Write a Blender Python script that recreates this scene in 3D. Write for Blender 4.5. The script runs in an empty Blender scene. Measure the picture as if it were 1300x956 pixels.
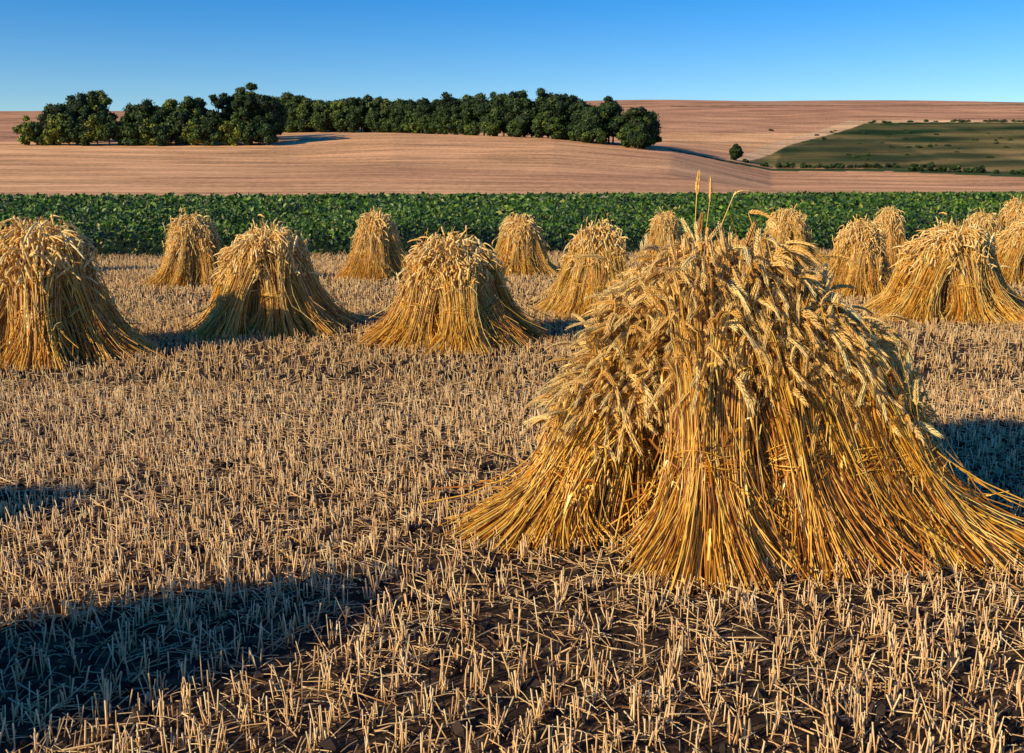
import bpy, math, numpy as np
from mathutils import Vector
rng = np.random.default_rng(7)
scene = bpy.context.scene

# ------------------------------------------------------------------ mesh helpers
def norm(v):
    return v/np.maximum(np.linalg.norm(v,axis=-1,keepdims=True),1e-9)

class Acc:
    def __init__(s): s.V=[];s.Q=[];s.A=[];s.M=[];s.n=0
    def add(s,V,Q,A,m=0):
        V=np.asarray(V,dtype=np.float64).reshape(-1,3)
        s.V.append(V); s.Q.append(np.asarray(Q).reshape(-1,4)+s.n)
        A=np.broadcast_to(np.asarray(A,dtype=np.float64),(len(V),)) if np.ndim(A)==0 else np.asarray(A).reshape(-1)
        s.A.append(A); s.M.append(np.full(len(s.Q[-1]),m)); s.n+=len(V)
    def mesh(s,name,mats,smooth=True):
        return make_mesh(name,np.concatenate(s.V),np.concatenate(s.Q),{'rnd':np.concatenate(s.A)},np.concatenate(s.M),mats,smooth)

def make_mesh(name,V,Q,attrs,M,mats,smooth=True):
    me=bpy.data.meshes.new(name)
    nf=len(Q)
    me.vertices.add(len(V)); me.vertices.foreach_set('co',V.astype(np.float32).ravel())
    me.loops.add(nf*4); me.loops.foreach_set('vertex_index',Q.astype(np.int32).ravel())
    me.polygons.add(nf); me.polygons.foreach_set('loop_start',np.arange(0,nf*4,4,dtype=np.int32))
    me.polygons.foreach_set('loop_total',np.full(nf,4,dtype=np.int32))
    for m in mats: me.materials.append(m)
    if M is not None: me.polygons.foreach_set('material_index',M.astype(np.int32))
    me.polygons.foreach_set('use_smooth',np.full(nf,smooth,dtype=bool))
    for k,a in attrs.items():
        if a.ndim==1:
            at=me.attributes.new(k,'FLOAT','POINT'); at.data.foreach_set('value',a.astype(np.float32))
        else:
            at=me.attributes.new(k,'FLOAT_COLOR','POINT'); at.data.foreach_set('color',a.astype(np.float32).ravel())
    me.update(calc_edges=True); me.validate()
    return me

def obj(name,me,loc=(0,0,0),rot=0,scale=(1,1,1)):
    o=bpy.data.objects.new(name,me); scene.collection.objects.link(o)
    o.location=loc; o.rotation_euler=(0,0,rot); o.scale=scale
    return o

def tubes(P,R,m=3,cap=False):
    n,k,_=P.shape
    T=norm(np.gradient(P,axis=1))
    ref=norm(rng.normal(size=(n,1,3)))
    T0=norm(P[:,-1:]-P[:,:1]+1e-9)
    ref=norm(np.cross(T0,ref))
    n1=norm(ref-T*np.sum(ref*T,axis=-1,keepdims=True))
    n2=np.cross(T,n1)
    a=np.arange(m)*2*math.pi/m
    V=P[:,:,None,:]+R[:,:,None,None]*(np.cos(a)[None,None,:,None]*n1[:,:,None,:]+np.sin(a)[None,None,:,None]*n2[:,:,None,:])
    idx=np.arange(n*k*m).reshape(n,k,m)
    A=idx[:,:-1,:]; B=np.roll(idx,-1,axis=2)[:,:-1,:]; C=np.roll(idx,-1,axis=2)[:,1:,:]; D=idx[:,1:,:]
    Q=np.stack([A,B,C,D],-1).reshape(-1,4)
    if cap and m==4:
        Q=np.concatenate([Q,idx[:,-1,:].reshape(-1,4)])
    return V.reshape(-1,3),Q

def ribbons(P,W,nrm):
    n,k,_=P.shape
    T=norm(np.gradient(P,axis=1)); S=norm(np.cross(T,nrm[:,None,:]))
    V=np.stack([P-S*W[...,None],P+S*W[...,None]],2)
    idx=np.arange(n*k*2).reshape(n,k,2)
    Q=np.stack([idx[:,:-1,0],idx[:,:-1,1],idx[:,1:,1],idx[:,1:,0]],-1).reshape(-1,4)
    return V.reshape(-1,3),Q

def leaves(C,N,S,asp=0.6):
    n=len(C)
    r=norm(rng.normal(size=(n,3))); u=norm(np.cross(N,r)); v=np.cross(N,u)
    S=S[:,None]
    V=np.stack([C-u*S,C+v*S*asp,C+u*S,C-v*S*asp],1)
    V[:,0]-=N*S*0.15; V[:,2]-=N*S*0.25
    return V.reshape(-1,3),np.arange(n*4).reshape(n,4)

# ------------------------------------------------------------------ materials
def new_mat(name):
    m=bpy.data.materials.new(name); m.use_nodes=True
    nt=m.node_tree; b=nt.nodes['Principled BSDF']
    return m,nt,b
def ramp(nt,stops):
    r=nt.nodes.new('ShaderNodeValToRGB'); e=r.color_ramp.elements
    while len(e)<len(stops): e.new(0.5)
    for el,(p,c) in zip(e,stops): el.position=p; el.color=(*c,1)
    return r
def attr(nt,name):
    a=nt.nodes.new('ShaderNodeAttribute'); a.attribute_name=name; return a
def straw_like(name,stops,rough=0.5,spec=0.3,transl=0.0,nscale=9,lo=.72,hi=1.2):
    m,nt,b=new_mat(name)
    a=attr(nt,'rnd'); r=ramp(nt,stops); nt.links.new(a.outputs['Fac'],r.inputs[0])
    tc=nt.nodes.new('ShaderNodeTexCoord'); nz=nt.nodes.new('ShaderNodeTexNoise'); nz.inputs['Scale'].default_value=nscale; nz.inputs['Detail'].default_value=3
    nt.links.new(tc.outputs['Object'],nz.inputs['Vector'])
    mr=nt.nodes.new('ShaderNodeMapRange'); mr.inputs[1].default_value=.3; mr.inputs[2].default_value=.7; mr.inputs[3].default_value=lo; mr.inputs[4].default_value=hi
    nt.links.new(nz.outputs[0],mr.inputs[0])
    mx=nt.nodes.new('ShaderNodeVectorMath'); mx.operation='SCALE'
    nt.links.new(r.outputs[0],mx.inputs[0]); nt.links.new(mr.outputs[0],mx.inputs['Scale'])
    nt.links.new(mx.outputs[0],b.inputs['Base Color'])
    b.inputs['Roughness'].default_value=rough; b.inputs['Specular IOR Level'].default_value=spec
    if transl>0:
        t=nt.nodes.new('ShaderNodeBsdfTranslucent'); nt.links.new(mx.outputs[0],t.inputs[0])
        ms=nt.nodes.new('ShaderNodeMixShader'); ms.inputs[0].default_value=transl
        nt.links.new(b.outputs[0],ms.inputs[1]); nt.links.new(t.outputs[0],ms.inputs[2])
        nt.links.new(ms.outputs[0],nt.nodes['Material Output'].inputs[0])
    return m
M_straw=straw_like('wheat_straw',[(0,(.12,.035,.004)),(.22,(.56,.19,.014)),(.52,(.97,.53,.050)),(1,(.99,.81,.26))],.34,.7,0,6,.78,1.02)
M_ear=straw_like('wheat_ear',[(0,(.42,.18,.035)),(.36,(.90,.52,.13)),(1,(.98,.79,.36))],.42,.5,0,6,.82,1.02)
M_stub=straw_like('stubble_straw',[(0,(.28,.13,.04)),(.42,(.87,.53,.225)),(1,(.98,.81,.46))],.42,.5,0,3,.86,1.02)
M_clod=straw_like('soil_clod',[(0,(.02,.016,.015)),(1,(.07,.05,.04))],.95,.1)
M_crop=straw_like('crop_leaf',[(0,(.005,.014,.004)),(.5,(.038,.110,.010)),(.9,(.17,.29,.026)),(1,(.36,.33,.07))],.45,.4,.12,.35,.6,1.25)
M_leaf=straw_like('tree_leaf',[(0,(.008,.018,.011)),(.45,(.032,.070,.018)),(.8,(.10,.15,.024)),(1,(.23,.25,.03))],.6,.25,0,.10,.70,1.25)
M_bark=straw_like('tree_bark',[(0,(.05,.04,.03)),(1,(.14,.11,.09))],.9,.1)

# ------------------------------------------------------------------ terrain
def ss(t): t=np.clip(t,0,1); return t*t*(3-2*t)
CX=np.array([-700,-300,-205,-85,-47,16,63,95,127,170,260,700.])
CZ=np.array([19,18,17.0,17.8,19.2,18.6,15.4,8.6,2.6,0.4,0,0.])
def terrain(x,y):
    x=np.asarray(x,float); y=np.asarray(y,float)
    yy=np.maximum(y,1); xs=x*400/np.maximum(yy,250)
    H2=71+8.5*ss((x+300)/450)+1.5*np.sin(x/160.)
    z2=H2*ss((y-260)/(1020-260))
    z2=np.where(y>1020,H2-(y-1020)*0.03,z2)
    crest=np.maximum(np.interp(xs,CX,CZ)-H2*.089,0)
    z1=crest*ss((y-115)/(395-115))**0.9
    z1=z1*(1-0.9*ss((y-400)/170))
    z2=z2+ 6*np.exp(-((x+110)/110)**2-((y-560)/130)**2)
    z=z1+z2+0.5*np.sin(x/37.+y/51.)*ss((y-150)/150)
    return np.maximum(z,-60)
def crop_edge(x): return 22.6+np.clip(x,-30,60)*0.13
def crop_far(x): return 112+np.clip(x,-60,90)*0.35

az=np.concatenate([np.arange(-180,-40,5),np.arange(-40,40.01,.15),np.arange(45,180.1,5)])*math.pi/180
rr=np.concatenate([np.linspace(.3,30,40),np.linspace(31,150,50),np.arange(153,1130,3.5),np.geomspace(1150,5000,14)])
AZ,RR=np.meshgrid(az,rr); X=RR*np.sin(AZ); Y=RR*np.cos(AZ); Z=terrain(X,Y)
nr,na=X.shape
idx=np.arange(nr*na).reshape(nr,na)
Q=np.stack([idx[:-1,:-1],idx[:-1,1:],idx[1:,1:],idx[1:,:-1]],-1).reshape(-1,4)
col=np.zeros((nr,na,4)); col[...,3]=1
tan=np.array([.84,.47,.225]); tan2=np.array([.63,.33,.18]); dgreen=np.array([.03,.05,.015]); path=np.array([.76,.48,.26])
col[...,:3]=tan
def fbm(x,y,s,seed):
    r_=np.random.default_rng(seed); o=np.zeros_like(x)
    for k in range(9):
        a=r_.uniform(0,6.28); f=(1.6**(k%4))/s; o+=np.sin((x*np.cos(a)+y*np.sin(a))*f+r_.uniform(0,6.28)+1.5*np.sin((x*np.sin(a)-y*np.cos(a))*f*.6))/(1.4**(k%4))
    return o/5
F1=fbm(X,Y,45,1); F2=fbm(X,Y,90,2); F3=fbm(X*.35,Y,9,8)
col[...,:3]*=(1+.14*F1+.10*F3)[...,None]
rs=np.clip(.5+.9*F2,0,1)*(.35+.65*ss((X+90)/170))*.75
col[...,:3]=col[...,:3]*(1-rs[...,None])+rs[...,None]*np.array([.58,.265,.14])
far=Y>560+0.15*X
fc=tan2*(1+.12*F1+.10*F3)[...,None]; r2=np.clip(.4+.9*F2,0,1)[...,None]*.6
fc=fc*(1-r2)+r2*np.array([.40,.19,.12])
col[far,:3]=fc[far]
def inpoly(x,y,poly):
    ins=np.zeros(x.shape,bool); n=len(poly)
    for i in range(n):
        x1,y1=poly[i];x2,y2=poly[(i+1)%n]
        c=((y1>y)!=(y2>y))&(x<(x2-x1)*(y-y1)/((y2-y1) or 1e-9)+x1); ins^=c
    return ins
gp=[(98,428),(140,515),(222,640),(330,640),(900,660),(900,340),(250,348),(190,385),(150,418)]
gpo=[(88,420),(130,519),(216,657),(330,654),(900,678),(900,640),(330,640),(222,640),(140,515),(98,428)]
m=inpoly(X,Y,gpo); col[m,:3]=path
m=inpoly(X,Y,gp)
mixv=np.clip(.50+.7*fbm(X,Y*.6,14,5)+.35*F1+.40*np.sin(Y*.16-X*.035+1.5*F2),0,1)
gg=np.array([.03,.060,.016])*(1-mixv[...,None])+np.array([.30,.22,.08])*mixv[...,None]
up=ss((Y-X*.35-380)/110)[...,None]
gg=gg*(1-.40*up)+np.array([.02,.05,.012])*.40*up+(1-up)*np.array([.07,.035,.012])*.6
col[m,:3]=gg[m]
for (poly,c) in (([(-15,455),(-60,470),(-20,488),(15,470)],dgreen*1.6),([(60,405),(98,420),(160,414),(200,378),(252,345),(250,338),(190,370),(150,403),(98,408),(62,396)],dgreen*1.8),
                 ([(112,432),(134,500),(180,560),(200,520),(190,450),(160,430)],None)):
    m=inpoly(X,Y,poly)
    if c is not None: col[m,:3]=c
    else: col[m,:3]=col[m,:3]*.5+np.array([.015,.04,.010])*.5
m=(Y>752+.1*X)&(Y<760+.1*X)&(X>120); col[m,:3]=(.18,.14,.06)
m=(Y>830+.05*X)&(X>20)&(X<900); col[m,:3]=fc[m]*.85+np.array([.11,.07,.04])
crop=(Y>crop_edge(X))&(Y<crop_far(X))
col[crop,:3]=(.03,.05,.012)
strip=(Y>=crop_far(X))&(Y<crop_far(X)+9)
col[strip,:3]=(.30,.25,.08)

Mg,nt,b=new_mat('field_ground')
ca=attr(nt,'col'); geo=nt.nodes.new('ShaderNodeNewGeometry')
def nmap(scale,rotz,nscale,detail,rough):
    mp=nt.nodes.new('ShaderNodeMapping'); mp.inputs['Scale'].default_value=scale; mp.inputs['Rotation'].default_value=(0,0,rotz)
    nt.links.new(geo.outputs['Position'],mp.inputs[0])
    n=nt.nodes.new('ShaderNodeTexNoise'); n.inputs['Scale'].default_value=nscale; n.inputs['Detail'].default_value=detail; n.inputs['Roughness'].default_value=rough
    nt.links.new(mp.outputs[0],n.inputs['Vector']); return n
def madd(a,b_,op='ADD'):
    q=nt.nodes.new('ShaderNodeMath'); q.operation=op
    for i,v in enumerate((a,b_)):
        if isinstance(v,(int,float)): q.inputs[i].default_value=v
        else: nt.links.new(v,q.inputs[i])
    return q.outputs[0]
n1=nmap((.012,.30,0),.16,1,6,.75); n2=nmap((1,.5,1),0,.8,6,.8); n3=nmap((.02,.06,0),-.15,1,4,.6)
s_=madd(madd(n1.outputs[0],n2.outputs[0]),n3.outputs[0])
mr=nt.nodes.new('ShaderNodeMapRange'); mr.inputs[1].default_value=1.15; mr.inputs[2].default_value=1.85; mr.inputs[3].default_value=.30; mr.inputs[4].default_value=1.62
nt.links.new(s_,mr.inputs[0])
wv=nt.nodes.new('ShaderNodeTexWave'); wv.wave_type='BANDS'; wv.bands_direction='Y'; wv.inputs['Scale'].default_value=.012; wv.inputs['Distortion'].default_value=2.5; wv.inputs['Detail'].default_value=1; wv.inputs['Detail Scale'].default_value=.08
mpw=nt.nodes.new('ShaderNodeMapping'); mpw.inputs['Rotation'].default_value=(0,0,.35)
nt.links.new(geo.outputs['Position'],mpw.inputs[0]); nt.links.new(mpw.outputs[0],wv.inputs['Vector'])
wr=nt.nodes.new('ShaderNodeMapRange'); wr.inputs[1].default_value=.92; wr.inputs[2].default_value=1; wr.inputs[3].default_value=1.0; wr.inputs[4].default_value=.78
nt.links.new(wv.outputs[1],wr.inputs[0])
tot=madd(mr.outputs[0],wr.outputs[0],'MULTIPLY')
sc=nt.nodes.new('ShaderNodeVectorMath'); sc.operation='SCALE'; nt.links.new(ca.outputs['Color'],sc.inputs[0]); nt.links.new(tot,sc.inputs['Scale'])
nt.links.new(sc.outputs[0],b.inputs['Base Color']); b.inputs['Roughness'].default_value=.95; b.inputs['Specular IOR Level'].default_value=.05

Ms,nt,b=new_mat('soil')
geo=nt.nodes.new('ShaderNodeNewGeometry')
n1=nt.nodes.new('ShaderNodeTexNoise'); n1.inputs['Scale'].default_value=14; n1.inputs['Detail'].default_value=8; n1.inputs['Roughness'].default_value=.7
nt.links.new(geo.outputs['Position'],n1.inputs['Vector'])
r=ramp(nt,[(.35,(.024,.016,.013)),(.50,(.062,.040,.028)),(.61,(.20,.12,.06)),(.74,(.45,.29,.14))]); nt.links.new(n1.outputs[0],r.inputs[0])
nt.links.new(r.outputs[0],b.inputs['Base Color']); b.inputs['Roughness'].default_value=.95; b.inputs['Specular IOR Level'].default_value=.1
bp=nt.nodes.new('ShaderNodeBump'); bp.inputs['Strength'].default_value=1; bp.inputs['Distance'].default_value=.03
nt.links.new(n1.outputs[0],bp.inputs['Height']); nt.links.new(bp.outputs[0],b.inputs['Normal'])
fy=Y[:-1,:-1]; fx=X[:-1,:-1]
MI=np.where(np.hypot(fx,fy)<20,1,np.where((fy<crop_edge(fx)+.2),1,0)).ravel()
V=np.stack([X,Y,Z],-1).reshape(-1,3)
obj('ground',make_mesh('ground',V,Q,{'col':col.reshape(-1,4)},MI,[Mg,Ms],True))

# ------------------------------------------------------------------ stubble
def stubble():
    acc=Acc(); ang=math.radians(14); ca_,sa_=math.cos(ang),math.sin(ang)
    def tufts(y0,y1,row,step):
        L=y1+14
        u=np.arange(-L,L,row); v=np.arange(-L,L+L,step)
        U,Vv=np.meshgrid(u,v); U=U.ravel()+rng.normal(0,row*.20,U.size); Vv=Vv.ravel()+rng.uniform(-step/2,step/2,Vv.size)
        x=U*ca_+Vv*sa_; y=-U*sa_+Vv*ca_
        k=(y>y0)&(y<=y1)&(np.abs(x)<.60*y+1.2)&(y<crop_edge(x)-.5)
        pat=np.sin(x*1.7+np.sin(y*1.3)*2)*np.sin(y*2.1+x*.6)+.6*np.sin(x*5.3+y*3.1)*np.sin(y*6.1-x*2)
        k&=rng.random(x.size)<(.72+.26*pat)
        return x[k],y[k]
    for (y0,y1,row,step,mx,rad,m) in ((1.6,4.6,.120,.027,5,.0022,4),(4.6,7.5,.112,.024,4,.0023,4),(7.5,13,.115,.035,4,.0031,3),(13,24,.13,.05,3,.0050,3),(24,32,.2,.12,2,.006,3)):
        x,y=tufts(y0,y1,row,step)
        cnt=rng.integers(1,mx+1,x.size)
        x=np.repeat(x,cnt)+rng.normal(0,.013,cnt.sum()); y=np.repeat(y,cnt)+rng.normal(0,.013,cnt.sum())
        n=x.size; h=rng.normal(.068 if y1<5 else .060,.022,n).clip(.010,.13)
        lean=rng.normal(0,.16,(n,2))
        broke=rng.random(n)<.16; lean[broke]*=6
        P=np.zeros((n,2,3)); P[:,0,0]=x; P[:,0,1]=y; P[:,0,2]=-.005
        P[:,1,0]=x+lean[:,0]*h; P[:,1,1]=y+lean[:,1]*h; P[:,1,2]=h
        P[broke,1,2]*=.6
        R=np.repeat((rad*rng.uniform(.7,1.4,n))[:,None],2,1)
        Vv,Qq=tubes(P,R,m,cap=True)
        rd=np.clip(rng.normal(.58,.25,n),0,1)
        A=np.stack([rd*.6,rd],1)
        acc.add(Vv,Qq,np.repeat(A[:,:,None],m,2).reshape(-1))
    for (y0,y1,n,w) in ((1.8,8,42000,.0017),(8,23,40000,.0032)):
        y=np.sqrt(rng.uniform(y0**2,y1**2,n)); x=rng.uniform(-1,1,n)*(.60*y+1.1)
        L=rng.gamma(1.8,.032,n).clip(.012,.34); a=rng.uniform(0,2*math.pi,n); zz=rng.uniform(.003,.035,n)
        d=np.stack([np.cos(a),np.sin(a),rng.normal(0,.14,n)],-1)
        c=np.stack([x,y,zz],-1)
        P=np.stack([c-d*L[:,None]/2,c+np.stack([0*x,0*x,L*.05],-1),c+d*L[:,None]/2],1)
        P[...,2]=np.maximum(P[...,2],.003)
        Vv,Qq=tubes(P,np.full((n,3),w),3)
        acc.add(Vv,Qq,np.repeat(np.clip(rng.normal(.5,.25,n),0,1),9))
    return acc.mesh('stubble',[M_stub],True)
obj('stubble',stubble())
acc=Acc(); n=9000
y=np.sqrt(rng.uniform(1.8**2,9**2,n)); x=rng.uniform(-1,1,n)*(.64*y+1); s=rng.gamma(2,.006,n).clip(.004,.04)
d=norm(rng.normal(size=(n,3))); c=np.stack([x,y,s*.3],-1)
P=np.stack([c-d*s[:,None],c-d*s[:,None]*.4,c+d*s[:,None]*.5,c+d*s[:,None]],1)
Vv,Qq=tubes(P,s[:,None]*np.array([.25,.9,.8,.2])*rng.uniform(.7,1.2,(n,4)),5); acc.add(Vv,Qq,np.repeat(rng.random(n),20))
obj('soil_clods',acc.mesh('soil_clods',[M_clod],False))

# ------------------------------------------------------------------ wheat ears and sheaves
def ear_template(hi):
    if hi:
        P=[];R=[]
        lv=9
        for i in range(lv):
            z=i/lv*.86
            for j in range(4):
                a=j*math.pi/2
                fl=1.0 if j%2==0 else .5
                zo=.05 if j in (1,2) else 0
                o=np.array([math.cos(a)*fl,math.sin(a)*fl,0])
                w=1.0-.5*(i/lv)**2-.3*(i==0)
                P.append([o*.012+[0,0,z+zo],o*.070*w+[0,0,z+zo+.07],o*.105*w+[0,0,z+zo+.155]]); R.append([.016*w,.040*w,.004])
        for i in range(8):
            a=i*2.4; z=.2+.08*i; o=np.array([math.cos(a),math.sin(a),0])
            P.append([o*.06+[0,0,z],o*.10+[0,0,z+.12],o*.13+[0,0,z+.24]]); R.append([.006,.005,.002])
        V,Q=tubes(np.array(P),np.array(R),3)
    else:
        k=7; P=np.zeros((1,k,3)); P[0,:,2]=np.linspace(0,1,k)
        V,Q=tubes(P,np.array([[.04,.10,.065,.105,.06,.085,.01]]),4)
    return V,Q
EAR_HI=ear_template(True); EAR_LO=ear_template(False)
def put_ears(acc,P0,D,L,bend,tpl,mat=1,wscale=1.0):
    V,Q=tpl; n=len(P0)
    r=norm(rng.normal(size=(n,3))); u=norm(np.cross(D,r)); w=np.cross(D,u)
    z=V[:,2][None,:,None]; L_=L[:,None,None]
    C=P0[:,None,:]+D[:,None,:]*L_*z+bend[:,None,:]*L_*z*z
    W=C+L_*wscale*(V[:,0][None,:,None]*u[:,None,:]+V[:,1][None,:,None]*w[:,None,:])
    Qs=(Q[None]+(np.arange(n)*len(V))[:,None,None]).reshape(-1,4)
    rd=np.clip(rng.normal(.52,.24,n),0,1)[:,None]+(V[:,2]*.12)[None]
    acc.add(W.reshape(-1,3),Qs,rd.reshape(-1),mat)

def sheaf(acc,B,H,rb,rw,rh,n,rad,hi,ctr,ears=1.0,minlen=.62,earL=.10,sp=1.0,wn=.4,div=.28,band=7,core=.02):
    B=np.array([B[0],B[1],0.]); H=np.array(H,float); ctr=np.array([ctr[0],ctr[1],0.])
    tone=rng.normal(0,.06)
    phi=rng.uniform(0,2*math.pi,n); rho=rng.random(n)**.38
    nl=26; lk=rng.integers(0,nl,n); lphi=rng.uniform(0,2*math.pi,nl)
    inl=rng.random(n)<.7; phi=np.where(inl,lphi[lk]+rng.normal(0,.16,n),phi)
    e=np.stack([np.cos(phi),np.sin(phi),0*phi],-1)
    ov=norm((B-ctr)[None]+1e-6)[0]
    nodes=np.array([0,wn,.72,1.0])
    tw=rng.normal(0,.028,(n,3))*sp+np.where(inl[:,None],rng.normal(0,.032,(nl,3))[lk],0)*sp
    p0=B+e*rho[:,None]*rb*rng.uniform(.78,1.15,n)[:,None]+tw*1.1+np.where(inl[:,None],rng.normal(0,.05,(nl,3))[lk],0)
    p0[:,2]=np.abs(rng.normal(0,.02,n))
    f=lambda t:B+(H-B)*t
    lump=1+.12*np.sin(phi*5+B[0]*7)
    p1=f(wn)+e*(rho*rw*lump)[:,None]+tw*.4
    p2=f(.72)+e*(rho*(rw*.45+rh*.60)*lump)[:,None]+tw*.7
    p3=f(1.0)+e*(rho*rh)[:,None]+tw*1.2; p3[:,2]-=.24*rho**2*rng.uniform(.3,1.4,n)
    PP=[p0,p1,p2,p3]
    k=8 if hi else 6
    smax=minlen+(1.02-minlen)*rng.random(n)**.85
    smax=np.where(rng.random(n)<.14,rng.uniform(.3,.6,n),smax)
    t=np.linspace(0,1,k)[None]*smax[:,None]
    P=np.zeros((n,k,3))
    for i in range(4):
        w=np.ones_like(t)
        for j in range(4):
            if j!=i: w=w*(t-nodes[j])/(nodes[i]-nodes[j])
        P+=w[...,None]*PP[i][:,None,:]
    P+=rng.normal(0,.0035,P.shape)
    st=rng.random(n)<.15; ns=st.sum()
    P[st]+=(np.linspace(0,1,k)**2)[None,:,None]*rng.normal(0,.05,(ns,1,3))+(np.linspace(1,0,k)**2)[None,:,None]*rng.normal(0,.10,(ns,1,3))
    P[...,2]=np.maximum(P[...,2],.004)
    R=rad*rng.uniform(.6,1.35,n)[:,None]*np.linspace(1.1,.65,k)[None]
    V,Q=tubes(P,R,3)
    rd=np.clip(rng.normal(.54+tone,.28,n),.02,1)
    A=rd[:,None]*np.linspace(.85,1.05,k)[None]
    acc.add(V,Q,np.repeat(A[:,:,None],3,2).reshape(-1))
    q=(smax>.5)&(rng.random(n)<ears)&(rho>.5)
    T=norm(P[q,-1]-P[q,-2]); m=q.sum()
    out=norm(e[q]*.6+ov*.5+rng.normal(0,.4,(m,3)))
    D=norm(T*1.0+out*.16+rng.normal(0,div,(m,3)))
    dr=rng.random(m)
    bend=out*(.1+.45*dr)[:,None]*.7; bend[:,2]-=.75*dr**2
    topm=P[q,-1][:,2]>H[2]-.17
    droop=rng.random(m)<np.where(topm,.74,.16)
    o2=norm(out*np.array([1,1,.2])+e[q]*.5)
    D[droop]=norm(T[droop]*.35+o2[droop]*.9+np.array([0,0,-.05])+rng.normal(0,.15,(droop.sum(),3))); bend[droop,2]-=.45
    put_ears(acc,P[q,-1],D,earL*rng.uniform(.75,1.25,m),bend,EAR_HI if hi else EAR_LO)
    nb=int(n*(.20 if hi else .10)); i=rng.integers(0,n,nb); j=rng.integers(1,k-1,nb)
    s=P[i,j]; T=norm(P[i,j+1]-P[i,j]); o=norm(e[i]+rng.normal(0,.6,(nb,3)))
    L=rng.uniform(.08,.26,nb)[:,None]
    q0=s;q1=s+T*L*.4+o*L*.22;q2=s+T*L*.62+o*L*.42-np.array([0,0,1])*L*.12;q3=s+T*L*.6+o*L*.55-np.array([0,0,1])*L*.45
    PR=np.stack([q0,q1,q2,q3],1); PR[...,2]=np.maximum(PR[...,2],.006)
    V,Q=ribbons(PR,np.stack([np.full(nb,rad*1.2),np.full(nb,rad*1.9),np.full(nb,rad*1.5),np.full(nb,rad*.3)],1),norm(o+rng.normal(0,.6,(nb,3))))
    acc.add(V,Q,np.repeat(np.clip(rng.normal(.5,.25,nb),0,1),8))
    nbd=band; a=np.linspace(0,2*math.pi,22)[None]+rng.uniform(0,6,nbd)[:,None]
    if nbd:
        ax=B+(H-B)*wn
        u=norm(np.cross(H-B,[0,0,1.])+1e-6); ww=norm(np.cross(H-B,u))
        rr_=rw*(1.0+rng.normal(0,.05,(nbd,1)))*(1+.08*np.sin(a*3+rng.uniform(0,6,(nbd,1))))
        Pb=ax+u*(np.cos(a)*rr_)[...,None]+ww*(np.sin(a)*rr_)[...,None]+(norm(H-B)*1.0)*(rng.normal(0,.03,(nbd,1))+.03*np.sin(a*2+rng.uniform(0,6,(nbd,1))))[...,None]
        V,Q=tubes(Pb,np.full((nbd,22),rad*1.0),3); acc.add(V,Q,np.repeat(np.clip(rng.normal(.4,.2,nbd),0,1),66))
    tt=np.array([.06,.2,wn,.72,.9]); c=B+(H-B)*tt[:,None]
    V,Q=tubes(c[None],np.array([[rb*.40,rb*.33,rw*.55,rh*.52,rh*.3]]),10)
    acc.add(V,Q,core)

def generic(seed,ns):
    global rng
    rng=np.random.default_rng(seed); acc=Acc()
    for i in range(ns):
        a=2*math.pi*(i+rng.uniform(-.22,.22))/ns; r=rng.uniform(.56,.80)
        hz=rng.uniform(.92,1.14); hr=rng.uniform(.02,.18)
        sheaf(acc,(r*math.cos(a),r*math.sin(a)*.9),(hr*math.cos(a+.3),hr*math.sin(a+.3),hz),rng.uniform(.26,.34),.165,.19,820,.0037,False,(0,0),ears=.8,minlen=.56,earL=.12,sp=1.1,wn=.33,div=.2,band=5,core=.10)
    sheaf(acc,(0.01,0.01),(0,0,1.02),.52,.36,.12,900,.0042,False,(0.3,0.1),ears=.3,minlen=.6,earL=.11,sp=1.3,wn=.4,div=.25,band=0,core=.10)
    return acc.mesh('wheat_stook',[M_straw,M_ear])
gen=[generic(11,7),generic(22,8),generic(37,8),generic(44,7)]

def main_stook():
    global rng
    rng=np.random.default_rng(5); acc=Acc(); c=(.95,4.62)
    S=[ # butt, head, rb, rw, rh, n, minlen, waist
     ((.86,4.10),(.90,4.56,1.35),.33,.165,.25,2800,.53,.28),
     ((.08,4.50),(.56,4.60,.82),.32,.14,.19,1800,.60,.34),
     ((.44,4.62),(.68,4.62,1.12),.22,.15,.25,1500,.56,.36),
     ((1.36,4.16),(1.00,4.56,1.35),.31,.165,.25,2500,.49,.29),
     ((1.98,4.34),(1.36,4.58,1.04),.35,.17,.25,2600,.50,.32),
     ((1.70,4.22),(1.20,4.54,1.16),.26,.15,.24,1600,.50,.33),
     ((1.78,4.85),(1.16,4.74,1.18),.36,.19,.26,1500,.56,.38),
     ((1.2,5.15),(.98,4.78,1.30),.36,.19,.25,900,.56,.38),
     ((.55,5.05),(.84,4.74,1.26),.36,.19,.25,900,.56,.38),
    ]
    for B,H,rb,rw,rh,n,ml,wn in S:
        sheaf(acc,B,H,rb,rw,rh,n,.0031,True,c,ears=.72,minlen=ml,earL=.132,wn=wn,div=.14,sp=.9,band=12)
    st=[[(.86,4.6,1.1),(.84,4.6,1.4),(.845,4.6,1.56)],[(.90,4.6,1.1),(.89,4.6,1.38),(.905,4.6,1.53)],
        [(.95,4.55,1.1),(.95,4.55,1.42),(1.0,4.55,1.55)],[(.6,4.5,1.0),(.5,4.45,1.2),(.42,4.42,1.27)],[(1.2,4.6,1.1),(1.32,4.6,1.25),(1.45,4.6,1.28)]]
    bd=[(0.05,0,.0),(-.1,0,0),(1.0,0,-.95),(-.6,0,-.5),(.4,0,-.6)]
    P=np.array(st); V,Q=tubes(P,np.full((len(st),3),.0022),3); acc.add(V,Q,.75)
    D=norm(P[:,2]-P[:,1]); put_ears(acc,P[:,2],D,np.full(len(st),.12),np.array(bd,float),EAR_HI)
    return acc.mesh('wheat_stook',[M_straw,M_ear])
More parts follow.
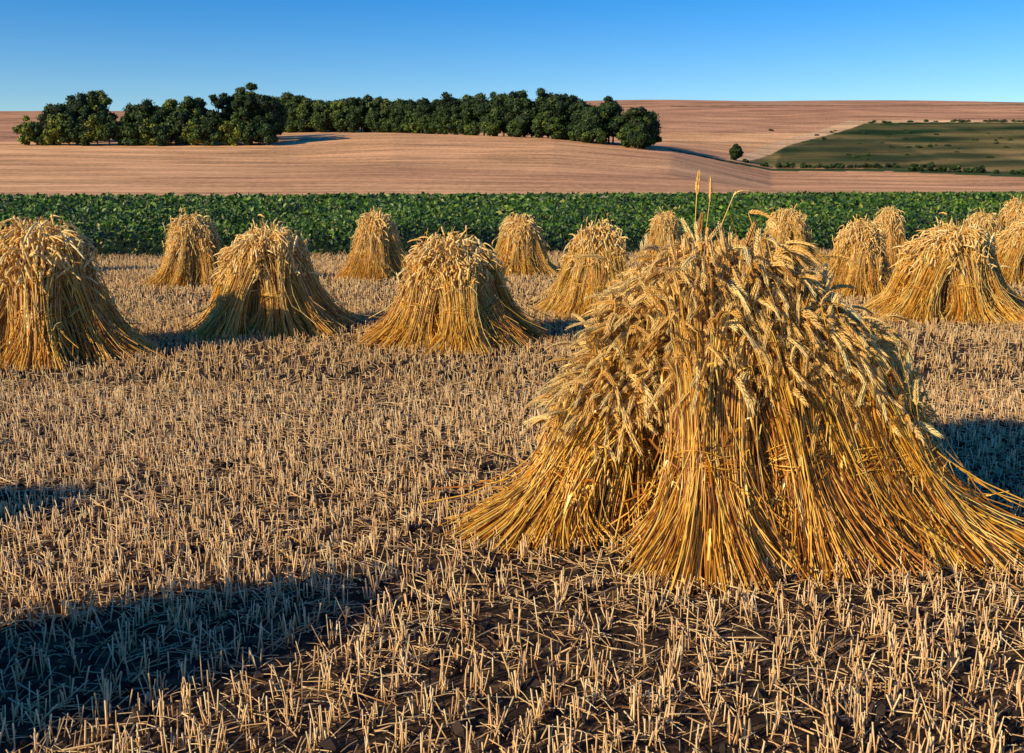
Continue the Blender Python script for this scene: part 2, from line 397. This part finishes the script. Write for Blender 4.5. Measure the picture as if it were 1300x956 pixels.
obj('wheat_stook',main_stook())
rng=np.random.default_rng(99)
ST=[(-4.55,9.4,1.20,1.28),(-2.75,11.1,.97,1.13),(-5.2,16.3,.80,1.18),(-.68,10.3,1.06,1.08),(-2.38,17.4,.80,1.13),(.17,18.2,.84,1.08),
    (1.07,12.5,.84,1.11),(3.2,21.0,.66,1.10),(5.7,20.8,.86,1.16),(5.2,14.8,.80,1.08),(7.2,19.2,.70,1.18),(5.4,12.3,1.08,1.12),(8.45,16.4,.80,1.06),
    (9.5,20.2,.70,1.1),(10.3,20.4,.70,1.30),(-8.6,18.3,.8,.95),
    (-2.9,2.15,.95,1.26),(-4.7,3.3,1.0,1.3),(-3.0,.5,1.0,1.2),(10.2,13.5,1.0,1.12),(-9.5,12.5,1.0,1.12)]
for i,(x,y,r,h) in enumerate(ST):
    obj('wheat_stook',gen[(i*3+i//4)%4],(x,y,0),rng.uniform(0,6.28),(r/1.03,r/1.03*rng.uniform(.9,1.05),h/1.13))

# ------------------------------------------------------------------ green crop
def crop_mesh():
    acc=Acc()
    def band(y0,y1,dens,size,hh):
        n=int(dens*((y1**2-y0**2)*.62+ (y1-y0)*6))
        y=np.sqrt(rng.uniform(y0**2,y1**2,n)); x=rng.uniform(-1,1,n)*(.62*y+3)
        row=np.round((y-.1*x)/.7)*.7; y=row+.1*x+rng.normal(0,.17,n)
        k=(y>crop_edge(x))&(y<crop_far(x)); x=x[k];y=y[k]; n=x.size
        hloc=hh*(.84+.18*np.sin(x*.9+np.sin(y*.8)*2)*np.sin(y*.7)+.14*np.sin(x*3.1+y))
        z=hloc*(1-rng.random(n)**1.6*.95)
        N=norm(rng.normal(size=(n,3))*.7+np.array([-.3,-.4,.6]))
        V,Q=leaves(np.stack([x,y,z],-1),N,size*rng.uniform(.6,1.3,n),.6)
        pt=np.sin(x*.5+y*.21)*np.sin(y*.33)
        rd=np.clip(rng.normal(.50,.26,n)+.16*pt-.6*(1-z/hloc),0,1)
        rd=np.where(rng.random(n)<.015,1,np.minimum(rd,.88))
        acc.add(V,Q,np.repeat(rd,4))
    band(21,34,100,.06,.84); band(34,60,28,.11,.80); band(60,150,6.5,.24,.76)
    return acc.mesh('crop_plants',[M_crop],False)
obj('crop_plants',crop_mesh())
acc=Acc()
n=6000; x=rng.uniform(-20,20,n); y=crop_edge(x)-.15+rng.normal(0,.2,n); h=rng.uniform(.04,.17,n)
P=np.zeros((n,3,3)); P[:,:,0]=x[:,None]; P[:,:,1]=y[:,None]; P[:,1,2]=h*.6; P[:,2,2]=h; P[:,2,:2]+=rng.normal(0,.05,(n,2))
V,Q=tubes(P,np.array([[.007,.006,.002]]).repeat(n,0),3); acc.add(V,Q,np.repeat(rng.uniform(.1,.8,n),9))
obj('dry_grass_verge',acc.mesh('dry_grass_verge',[M_stub]))

# ------------------------------------------------------------------ trees
def add_tree(acc,x,y,H,R,tint,low=.12,nl=30,per=130,lsz=1.0):
    z0=float(terrain(x,y))-.3
    P=[];Rr=[]
    bend=rng.normal(0,.6,2)
    P.append([[x,y,z0],[x+bend[0]*.3,y+bend[1]*.3,z0+H*.3],[x+bend[0],y+bend[1],z0+H*.75]]); Rr.append([H*.022,H*.017,.1])
    for i in range(6):
        a=rng.uniform(0,6.28); zz=z0+H*rng.uniform(.15,.5); l=R*rng.uniform(.5,.85)
        P.append([[x,y,zz],[x+math.cos(a)*l*.5,y+math.sin(a)*l*.5,zz+H*.1],[x+math.cos(a)*l,y+math.sin(a)*l,zz+H*.25]]); Rr.append([H*.01,H*.007,.04])
    V,Q=tubes(np.array(P),np.array(Rr),6); acc.add(V,Q,.5,1)
    u=norm(rng.normal(size=(nl,3))); rad=rng.uniform(.45,.95,nl)[:,None]
    hc=H*(low+(1-low)*.50); hv=H*(1-low)*.5
    wd=1-.25*np.clip(u[:,2:3],0,1)-.1*np.clip(-u[:,2:3],0,1)
    c=np.array([x,y,z0+hc])+u*rad*np.array([R,R,hv])*np.array([.80,.80,.84])*np.concatenate([wd,wd,np.ones_like(wd)],1)
    lr=rng.uniform(.22,.38,nl)*R
    lobtint=rng.normal(0,.12,nl)
    d=norm(rng.normal(size=(nl,per,3))); rr_=lr[:,None,None]*(rng.random((nl,per,1))**.3)*rng.uniform(.9,1.18,(nl,per,1))
    C=(c[:,None,:]+d*rr_*np.array([1,1,.85])).reshape(-1,3)
    Nn=norm(d.reshape(-1,3)+rng.normal(0,.45,(nl*per,3)))
    V,Q=leaves(C,Nn,rng.uniform(.26,.56,len(C))*lsz,.75)
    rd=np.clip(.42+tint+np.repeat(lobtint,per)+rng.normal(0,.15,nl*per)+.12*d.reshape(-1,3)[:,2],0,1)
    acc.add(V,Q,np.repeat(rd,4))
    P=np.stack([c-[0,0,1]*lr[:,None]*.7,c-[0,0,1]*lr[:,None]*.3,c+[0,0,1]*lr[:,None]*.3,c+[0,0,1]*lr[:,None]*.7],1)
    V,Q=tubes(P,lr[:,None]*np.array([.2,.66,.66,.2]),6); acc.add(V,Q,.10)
rng=np.random.default_rng(3)
acc=Acc()
x0,x1=-185,-90
for i in range(36):
    t=rng.random(); X_=x0+(x1-x0)*t; Y_=386+rng.uniform(0,55)
    X_*=Y_/400
    edge=min(1,min(t,1-t)*8)
    hh=(17+3.5*rng.random()+5*(t>.74)+3*(.15<t<.3)-2*(.35<t<.6))*(.68+.32*edge)
    add_tree(acc,X_,Y_,hh,rng.uniform(5.2,7.4),rng.choice([-.14,0,.12,.36],p=[.3,.3,.2,.2]),low=.02)
for i in range(24):
    t=(i+.5)/24; add_tree(acc,x0+(x1-x0)*t,379+rng.uniform(0,6),rng.uniform(8,15),rng.uniform(4.2,5.6),rng.choice([-.1,.05,.38],p=[.35,.3,.35]),low=-.05)
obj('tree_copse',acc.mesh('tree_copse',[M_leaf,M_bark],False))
acc=Acc()
for i in range(40):
    t=(i+rng.uniform(-.3,.3))/39; t=min(max(t,0),1)
    Y_=520-132*t+rng.uniform(-5,7)
    X_=-122+(53+122)*t
    hh=rng.uniform(15.5,22)*(.86 if t>.95 else 1)
    lo=-.02 if t<.62 else rng.choice([-.02,.05])
    add_tree(acc,X_,Y_,hh,rng.uniform(5.8,8.2),rng.choice([-.14,-.02,.08])+(.14 if t<.45 else -.06),low=lo)
    add_tree(acc,X_+3,Y_+13,hh*.95,rng.uniform(6,8),-.05,low=-.02)
    if t<.66 or rng.random()<.5: add_tree(acc,X_-1,Y_-5,rng.uniform(6,12),4.6,.05,low=-.05)
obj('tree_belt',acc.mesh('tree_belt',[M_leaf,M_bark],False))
acc=Acc(); add_tree(acc,94,425,7.5,3.6,-.05,low=.0)
obj('field_tree',acc.mesh('field_tree',[M_leaf,M_bark],False))
acc=Acc()
for i in range(11): add_tree(acc,160+i*2.2+rng.normal(0,.8),404-i*1.2,rng.uniform(2.2,4.5),rng.uniform(1.5,2.6),-.12,low=0,nl=14,per=90,lsz=.6)
for i in range(50):
    t=rng.random(); add_tree(acc,96+64*t,424-6*t+rng.normal(0,1),rng.uniform(.9,2.6),1.8,-.1,low=0,nl=10,per=80,lsz=.5)
for i in range(44):
    t=rng.random(); add_tree(acc,182+70*t,392-48*t+rng.normal(0,1.5),rng.uniform(1.,3),rng.uniform(1.2,2.2),-.1,low=0,nl=10,per=80,lsz=.5)
for i in range(60):
    t=rng.random(); add_tree(acc,222+220*t,642+6*t+rng.normal(0,1),rng.uniform(.6,1.8),rng.uniform(1.5,3),-.1,low=0,nl=8,per=60,lsz=.6)
for i in range(50):
    add_tree(acc,rng.uniform(150,290),rng.uniform(450,600),rng.uniform(.6,1.8),rng.uniform(1,2.4),rng.uniform(-.15,.05),low=0,nl=8,per=60,lsz=.5)
obj('hedge',acc.mesh('hedge',[M_leaf,M_bark],False))
acc=Acc()
for i in range(5): add_tree(acc,-226-i*9,372+rng.uniform(-6,10),rng.uniform(14,18),5.5,0,low=.05)
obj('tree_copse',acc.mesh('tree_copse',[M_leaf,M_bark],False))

# ------------------------------------------------------------------ light, sky, camera
el=math.radians(23.5); dx,dy=.82,.572
d=Vector((dx*math.cos(el),dy*math.cos(el),-math.sin(el)))
L=bpy.data.lights.new('sun','SUN'); L.energy=5.0; L.angle=math.radians(.5); L.color=(1,.80,.46)
so=bpy.data.objects.new('sun',L); scene.collection.objects.link(so); so.rotation_euler=d.to_track_quat('-Z','Y').to_euler()
w=bpy.data.worlds.new('World'); scene.world=w; w.use_nodes=True; nt=w.node_tree
bg=nt.nodes['Background']; sk=nt.nodes.new('ShaderNodeTexSky'); sk.sky_type='NISHITA'; sk.sun_disc=False
sk.sun_elevation=el; sk.sun_rotation=math.atan2(-dx,-dy); sk.air_density=1.0; sk.dust_density=.25; sk.ozone_density=4.0; sk.altitude=250
hs=nt.nodes.new('ShaderNodeHueSaturation'); hs.inputs['Hue'].default_value=.512; hs.inputs['Saturation'].default_value=1.46; hs.inputs['Value'].default_value=1.0
nt.links.new(sk.outputs[0],hs.inputs['Color'])
nt.links.new(hs.outputs[0],bg.inputs[0]); bg.inputs[1].default_value=.145
cam=bpy.data.cameras.new('camera'); co=bpy.data.objects.new('camera',cam); scene.collection.objects.link(co)
co.location=(0,0,1.6); co.rotation_euler=(math.radians(90-8.9),0,0)
cam.sensor_width=36; cam.lens=35; cam.shift_y=-.0342; cam.clip_end=8000
scene.camera=co
scene.view_settings.view_transform='Standard'; scene.view_settings.look='None'; scene.view_settings.exposure=0
print('verts',sum(len(m.vertices) for m in bpy.data.meshes))
